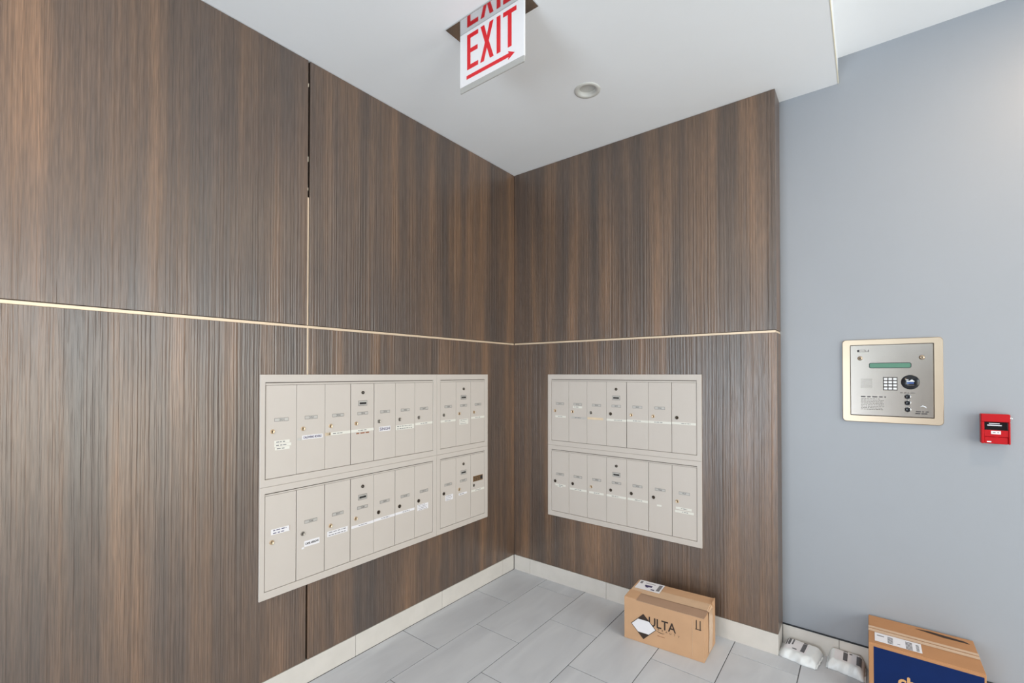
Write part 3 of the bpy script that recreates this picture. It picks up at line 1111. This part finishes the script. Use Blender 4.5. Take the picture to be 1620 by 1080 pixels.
b.prism([(-0.033, 0.031), (-0.008, 0.031), (0.002, 0.028), (0.012, 0.031), (0.037, 0.031), (0.037, 0.058), (-0.033, 0.058)], -0.043, -0.028, 'red')
h_ = b.build('pull_handle', fa)
b = MB()
b.box(-0.0135, 0.0155, -0.0436, -0.043, 0.0415, 0.0555, 'paper')
b.words(-0.008, 0.010, 0.0485, 0.0035, -0.0436, 'grey_ink', rr)
b.build('handle_label', h_)
b = MB()
b.box(-0.026, -0.013, -0.0416, -0.041, 0.006, 0.0105, 'white_mark')
b.build('sticker', fa)
b = MB()
k = MB()
k.lathe([(0.0045, 0.0), (0.0045, -0.006), (0.0035, -0.008), (0, -0.008)], 0, 0, 'key', 14)
b.add([(-y + 0.0435, x - 0.036, z + 0.109) for x, y, z in k.v], k.f, 'key', True)
b.build('key_switch', fa)

# ------------------------------------------------------------------ parcels
# kraft box with the ULTA print: local x along its front, +y to its back
UX, UY = 1.006, -0.322
UR = math.atan2(0.029, 0.408)
ub = thing('cardboard_box', 'kraft cardboard ULTA box with black diamond mark under the corner mailboxes', 'cardboard box', (UX, UY, 0), UR)
UW, UD, UF, UBk, SK = 0.409, 0.212, 0.220, 0.2375, 0.013
RND = random.Random(21)


def upt(s, t, z):      # s across 0..1, t depth 0..1
    return (s * UW + t * SK, t * UD, z)


def utop(t):
    return UF + (UBk - UF) * t


b = MB()
NS, NT = 14, 8
# four walls with slightly dented vertical edges
loop = [(0, 0)] + [(i / NS, 0) for i in range(1, NS)] + [(1, 0)] + [(1, j / NT) for j in range(1, NT)] + [(1, 1)] + \
       [((NS - i) / NS, 1) for i in range(1, NS)] + [(0, 1)] + [(0, (NT - j) / NT) for j in range(1, NT)]
rows = []
NZ = 7
vv = []
for k in range(NZ + 1):
    f = k / NZ
    for (s, t) in loop:
        z_ = 0.001 + f * (utop(t) - 0.004)
        x, y, z_ = upt(s, t, z_)
        bulge = math.sin(math.pi * f)
        if s == 1 and 0 < t < 1:
            x += 0.004 * bulge * math.sin(math.pi * t)
        if s == 1 and t == 0:
            x += -0.003 * math.sin(f * 9) * f
        vv.append((x, y, z_))
n = len(loop)
ff = [(k * n + i, k * n + (i + 1) % n, (k + 1) * n + (i + 1) % n, (k + 1) * n + i) for k in range(NZ) for i in range(n)]
ff.append(tuple(range(n))[::-1])
b.add(vv, ff, 'card')
b.build('carton', ub)


def top_flap(t0, t1, key, lift0, lift1):
    b = MB()
    p = []
    for z_off in (0.0, -0.003):
        for (s, t, l) in ((0.002, t0, lift0), (0.998, t0, lift0), (0.998, t1, lift1), (0.002, t1, lift1)):
            x, y, z_ = upt(s, t, utop(t) - 0.001 + l + z_off)
            p.append((x, y, z_))
    b.add(p, [(0, 1, 2, 3), (7, 6, 5, 4), (0, 4, 5, 1), (1, 5, 6, 2), (2, 6, 7, 3), (3, 7, 4, 0)], key)
    return b.build('flap', ub)


top_flap(0.0, 0.487, 'card_dark', 0.0, 0.001)
top_flap(0.493, 1.0, 'card', 0.002, 0.0)


def ustrip(name, pts, key, off=0.0006, parent=ub):
    b = MB()
    b.add(pts, [tuple(range(len(pts)))], key)
    return b.build(name, parent)


# packing tape: along the seam, down both ends, and a cross strip at the left end
b = MB()
t0, t1 = 0.33, 0.66
zt = lambda t: utop(t) + 0.0022
seq = [(-0.006, 0.10), (-0.004, 0.55), (-0.0015, 0.985)]
path = [(-0.0012, 0.13), (-0.0012, utop(0.5) - 0.004), (0.004, zt(0.5) + 0.0002), (0.12, zt(0.5)), (0.28, zt(0.5)), (UW - 0.005, zt(0.5) + 0.0004), (UW + 0.0052, utop(0.5) - 0.006), (UW + 0.0062, 0.11), (UW + 0.0030, 0.012)]
pp = []
for (x, z_) in path:
    for t in (t0, t1):
        zz = z_ if (z_ < utop(0.5) - 0.002) else z_ + (utop(t) - utop(0.5))
        pp.append((x + t * SK, t * UD, zz))
b.add(pp, [(2 * i, 2 * i + 1, 2 * i + 3, 2 * i + 2) for i in range(len(path) - 1)], 'pack_tape')
b.build('packing_tape', ub)
b = MB()
pp = []
for (t, z_, y) in ((0, 0.190, -0.0008), (0, utop(0) - 0.003, -0.0008), (0.01, utop(0.02) + 0.0012, None), (0.40, utop(0.4) + 0.0026, None)):
    for x in (0.0, 0.066):
        pp.append((x + t * SK, y if y is not None else t * UD, z_))
b.add(pp, [(2 * i, 2 * i + 1, 2 * i + 3, 2 * i + 2) for i in range(3)], 'card')
b.build('end_tape', ub)
# front printing
b = MB()
YP = -0.0008
b.bold('ULTA', 0.203, 0.1265, 0.046, YP, 'dark_ink', 0.0008, width=0.138)
rr = random.Random(2)
for i, ch in enumerate('BEAUTY'):
    b.text(ch, 0.184 + i * 0.0205, 0.0985 - i * 0.0014, 0.0095, YP, 'dark_ink')
sw = []
for i in range(9):
    q = i / 8
    sw.append((0.168 + 0.050 * q, 0.0905 - 0.010 * math.sin(math.pi * q * 0.8)))
sw2 = [(x, z + 0.0030 * math.sin(math.pi * i / 8)) for i, (x, z) in enumerate(sw)][::-1]
b.prism(sw + sw2[1:-1], YP - 0.0003, YP, 'dark_ink')
b.words(0.178, 0.216, 0.064, 0.0028, YP, 'rust_ink', rr, gap=-0.3)
b.box(0.3700, 0.3740, YP - 0.0003, YP, 0.160, 0.203, 'dark_ink')
b.box(0.3885, 0.3925, YP - 0.0003, YP, 0.160, 0.203, 'dark_ink')
b.box(0.3670, 0.3950, YP - 0.0003, YP, 0.1555, 0.1595, 'dark_ink')
b.box(0.352, 0.3535, YP - 0.0002, YP, 0.02, 0.20, 'pack_tape')
b.build('printing', ub)
b = MB()
dx, dz_, dr = 0.1045, 0.089, 0.067
b.prism([(dx - dr, dz_), (dx, dz_ - dr), (dx + dr, dz_), (dx, dz_ + dr)], YP - 0.0004, YP, 'dark_ink')
ri, cut = dr - 0.004, 0.034
b.prism([(dx - ri, dz_), (dx - ri + cut, dz_ - cut), (dx + ri - cut, dz_ - cut), (dx + ri, dz_), (dx + ri - cut, dz_ + cut), (dx - ri + cut, dz_ + cut)],
        YP - 0.0008, YP - 0.0004, 'paper')
o = b.build('diamond_mark', ub)
o['label'] = 'white diamond mark with black corners'
# shipping label on the back half of the top
def lab(x0, x1, ta, tb, key, off):
    return [(x0 + ta * SK, ta * UD, utop(ta) + off), (x1 + ta * SK, ta * UD, utop(ta) + off), (x1 + tb * SK, tb * UD, utop(tb) + off), (x0 + tb * SK, tb * UD, utop(tb) + off)]


b = MB()
b.add(lab(0.012, 0.150, 0.52, 0.97, 'paper', 0.0034), [(0, 1, 2, 3)], 'paper')
for (x0, x1, ta, tb, kk) in ((0.055, 0.095, 0.70, 0.78, 'blue_ink'), (0.062, 0.078, 0.66, 0.70, 'blue_ink'), (0.050, 0.105, 0.86, 0.88, 'grey_ink'),
                             (0.096, 0.116, 0.58, 0.63, 'blue_ink'), (0.124, 0.142, 0.60, 0.92, 'grey_ink'), (0.02, 0.034, 0.80, 0.92, 'grey_ink')):
    b.add(lab(x0, x1, ta, tb, kk, 0.0038), [(0, 1, 2, 3)], kk)
b.build('shipping_label', ub)
# torn end flap at the back right corner
b = MB()
b.box(UW - 0.006 + SK, UW + 0.001 + SK, UD * 0.74, UD * 0.98, utop(0.9) - 0.02, utop(0.95) + 0.005, 'card', 0.001)
b.build('end_flap', ub)

# navy box against the painted wall
NX0, NX1, NY0, NY1, NH = 2.057, 2.4185, -0.140, 0.143, 0.2665
nb = thing('cardboard_box', 'navy blue and kraft box against the painted wall beside the poly mailers', 'cardboard box', (NX0, NY0, 0), 0.0)
NW, ND = NX1 - NX0, NY1 - NY0
b = MB()
b.box(0, NW, 0, ND, 0.001, NH - 0.003, 'card_orange', 0.002)
b.build('carton', nb)
b = MB()
b.box(0.001, NW - 0.001, 0.001, ND * 0.497 - 0.0012, NH - 0.003, NH, 'card_orange', 0.0008)
b.build('flap', nb)
b = MB()
b.box(0.001, NW - 0.001, ND * 0.503 + 0.0012, ND - 0.001, NH - 0.003, NH + 0.001, 'card_orange', 0.0008)
b.build('flap', nb)
b = MB()
pp = [(0.0, ND * 0.40, NH + 0.0012), (NW, ND * 0.40, NH + 0.0012), (NW, ND * 0.493, NH + 0.0012), (0.0, ND * 0.493, NH + 0.0012)]
b.add(pp, [(0, 1, 2, 3)], 'pack_tape')
pp = [(0.0, ND * 0.507, NH + 0.0022), (NW, ND * 0.507, NH + 0.0022), (NW, ND * 0.58, NH + 0.0022), (0.0, ND * 0.58, NH + 0.0022)]
b.add(pp, [(0, 1, 2, 3)], 'pack_tape')
b.build('packing_tape', nb)
b = MB()
b.box(0.0175, NW - 0.006, -0.0006, 0, 0.02, NH - 0.014, 'navy')
b.build('navy_print', nb)
b = MB()
b.bold('chewy', 0.100, 0.132, 0.060, -0.0006, 'tan_print', 0.0022, align='l', width=0.16)
b.build('lettering', nb)
b = MB()
zl = NH + 0.0014
b.box(0.022, 0.178, ND * 0.09, ND * 0.385, zl - 0.0004, zl, 'paper')
for (x0, x1, ta, tb) in ((0.066, 0.084, 0.12, 0.34), (0.126, 0.148, 0.10, 0.35), (0.160, 0.170, 0.12, 0.33)):
    for i in range(6):
        q0 = ta + (tb - ta) * i / 6
        b.box(x0, x1, ND * q0, ND * (q0 + (tb - ta) / 10), zl, zl + 0.0002, 'poly_dark')
b.box(0.03, 0.055, ND * 0.28, ND * 0.31, zl, zl + 0.0002, 'grey_ink')
b.box(0.098, 0.108, ND * 0.16, ND * 0.18, zl, zl + 0.0002, 'grey_ink')
b.build('shipping_label', nb)
b = MB()
b.prism([(0.17, 0), (0.22, 0.0025), (0.33, 0.001), (0.345, -0.002), (0.26, -0.0035), (0.20, -0.001)], 0, 0.001, 'dark_ink')
b.v = [(x, ND * 0.90 + z * 4 - (x - 0.17) * 0.06, NH + 0.0018 + y) for x, y, z in b.v]
b.build('torn_edge', nb)


# poly mailers: puffy film bags, bilinear footprint with a rounded profile
def poly_mailer(label, p00, p10, p11, p01, hgt, seed, label_rect, bars, lean, fins):
    rnd = random.Random(seed)
    cx = sum(p[0] for p in (p00, p10, p11, p01)) / 4
    cy = sum(p[1] for p in (p00, p10, p11, p01)) / 4
    root = thing('poly_mailer', label, 'parcel', (cx, cy, 0), 0, 'white poly mailers')
    ph = [rnd.uniform(0, 6.28) for _ in range(6)]

    def prof(t):
        ks = [(0, 0.05), (0.06, 0.45), (0.13, 0.72), (0.22, 0.82), (0.60, 0.95), (0.90, 1.02 + lean), (1.0, 0.90 + lean)]
        for (a, za_), (b_, zb_) in zip(ks, ks[1:]):
            if a <= t <= b_:
                return za_ + (zb_ - za_) * (t - a) / (b_ - a)
        return ks[-1][1]

    def ends(s):
        d = min(s, 1 - s)
        return min(1.0, 0.45 + (d / 0.12) ** 0.8 * 0.55) if d < 0.12 else 1.0

    def surf(s, t, off=0.0):
        x = (p00[0] * (1 - s) + p10[0] * s) * (1 - t) + (p01[0] * (1 - s) + p11[0] * s) * t
        y = (p00[1] * (1 - s) + p10[1] * s) * (1 - t) + (p01[1] * (1 - s) + p11[1] * s) * t
        z_ = hgt * prof(t) * ends(s)
        # creases: ridged folds, strong on the front face
        tri = lambda q: abs((q % 1.0) - 0.5) * 2
        wr = tri(2.3 * s + 1.7 * t + ph[0]) * 0.7 + tri(4.1 * s - 2.9 * t + ph[1]) * 0.5 + math.sin(9 * s + 5 * t + ph[2]) * 0.3 - 0.6
        z_ += wr * 0.008 * (1.0 if t < 0.18 else 0.22)
        y -= wr * 0.007 * (1.0 if t < 0.18 else 0.0)
        pin = 0.03 * (1 - ends(s))
        y += pin * math.sin(5 * t + ph[3]) * 0.25
        return (x - cx, y - cy, max(z_, 0.004) + off)

    NSs, NTt = 26, 18
    b = MB()
    vv = [surf(i / NSs, j / NTt) for j in range(NTt + 1) for i in range(NSs + 1)]
    nb0 = len(vv)
    W_ = NSs + 1
    ff = [(j * W_ + i, j * W_ + i + 1, (j + 1) * W_ + i + 1, (j + 1) * W_ + i) for j in range(NTt) for i in range(NSs)]
    border = [i for i in range(W_)] + [j * W_ + NSs for j in range(1, NTt + 1)] + [NTt * W_ + i for i in range(NSs - 1, -1, -1)] + [j * W_ for j in range(NTt - 1, 0, -1)]
    for q in border:
        x, y, z_ = vv[q]
        vv.append((x * 0.985, y * 0.985, 0.001))
    nbd = len(border)
    for i in range(nbd):
        j = (i + 1) % nbd
        ff.append((border[j], border[i], nb0 + i, nb0 + j))
    ff.append(tuple(nb0 + i for i in range(nbd))[::-1])
    b.add(vv, ff, 'poly', True)
    b.build('film', root)
    # flat sealed ends
    for s_end, d in ((0.0, -1), (1.0, 1)):
        b = MB()
        vv = []
        for j in range(9):
            t = 0.02 + 0.9 * j / 8
            x, y, z_ = surf(s_end, t)
            k_ = fins[0 if d < 0 else 1] * (0.7 + 0.3 * math.sin(3.1 * j + ph[4])) * (1 - 0.5 * j / 8)
            vv.append((x - d * 0.004, y, z_ * 0.6))
            vv.append((x + d * k_, y - 0.004 + 0.002 * math.cos(2 * j), max(0.002, z_ * 0.35 + 0.006 * math.sin(2.3 * j + ph[5]))))
        m_ = len(vv)
        vv += [(x, y, z_ + 0.0012) for x, y, z_ in vv]
        ff = []
        for j in range(8):
            ff.append((2 * j, 2 * j + 1, 2 * j + 3, 2 * j + 2))
            ff.append((m_ + 2 * j, m_ + 2 * j + 2, m_ + 2 * j + 3, m_ + 2 * j + 1))
        b.add(vv, ff, 'poly', True)
        b.build('sealed_end', root)

    def patch(s0, s1, t0, t1, key, off, b, ns=8, nt=6):
        vv = [surf(s0 + (s1 - s0) * i / ns, t0 + (t1 - t0) * j / nt, off) for j in range(nt + 1) for i in range(ns + 1)]
        w_ = ns + 1
        b.add(vv, [(j * w_ + i, j * w_ + i + 1, (j + 1) * w_ + i + 1, (j + 1) * w_ + i) for j in range(nt) for i in range(ns)], key, True)
    b = MB()
    patch(*label_rect, 'paper', 0.0010, b)
    for br in bars:
        patch(*br, 'poly_dark', 0.0016, b, 3, 4)
    b.build('shipping_label', root)
    return root


poly_mailer('white poly mailer touching the end of the timber wall', (1.698, 0.000), (1.852, -0.024), (1.876, 0.116), (1.712, 0.134), 0.047, 4,
            (0.04, 0.68, 0.26, 0.97), [(0.07, 0.20, 0.52, 0.92), (0.52, 0.63, 0.32, 0.92), (0.30, 0.42, 0.32, 0.38), (0.24, 0.28, 0.56, 0.9)], 0.05, (0.020, 0.008))
poly_mailer('white poly mailer between the other mailer and the navy box', (1.898, 0.040), (2.040, 0.012), (2.044, 0.138), (1.898, 0.141), 0.056, 9,
            (0.08, 0.97, 0.26, 0.97), [(0.42, 0.54, 0.32, 0.92), (0.78, 0.92, 0.30, 0.94), (0.58, 0.66, 0.78, 0.84)], 0.10, (0.010, 0.008))
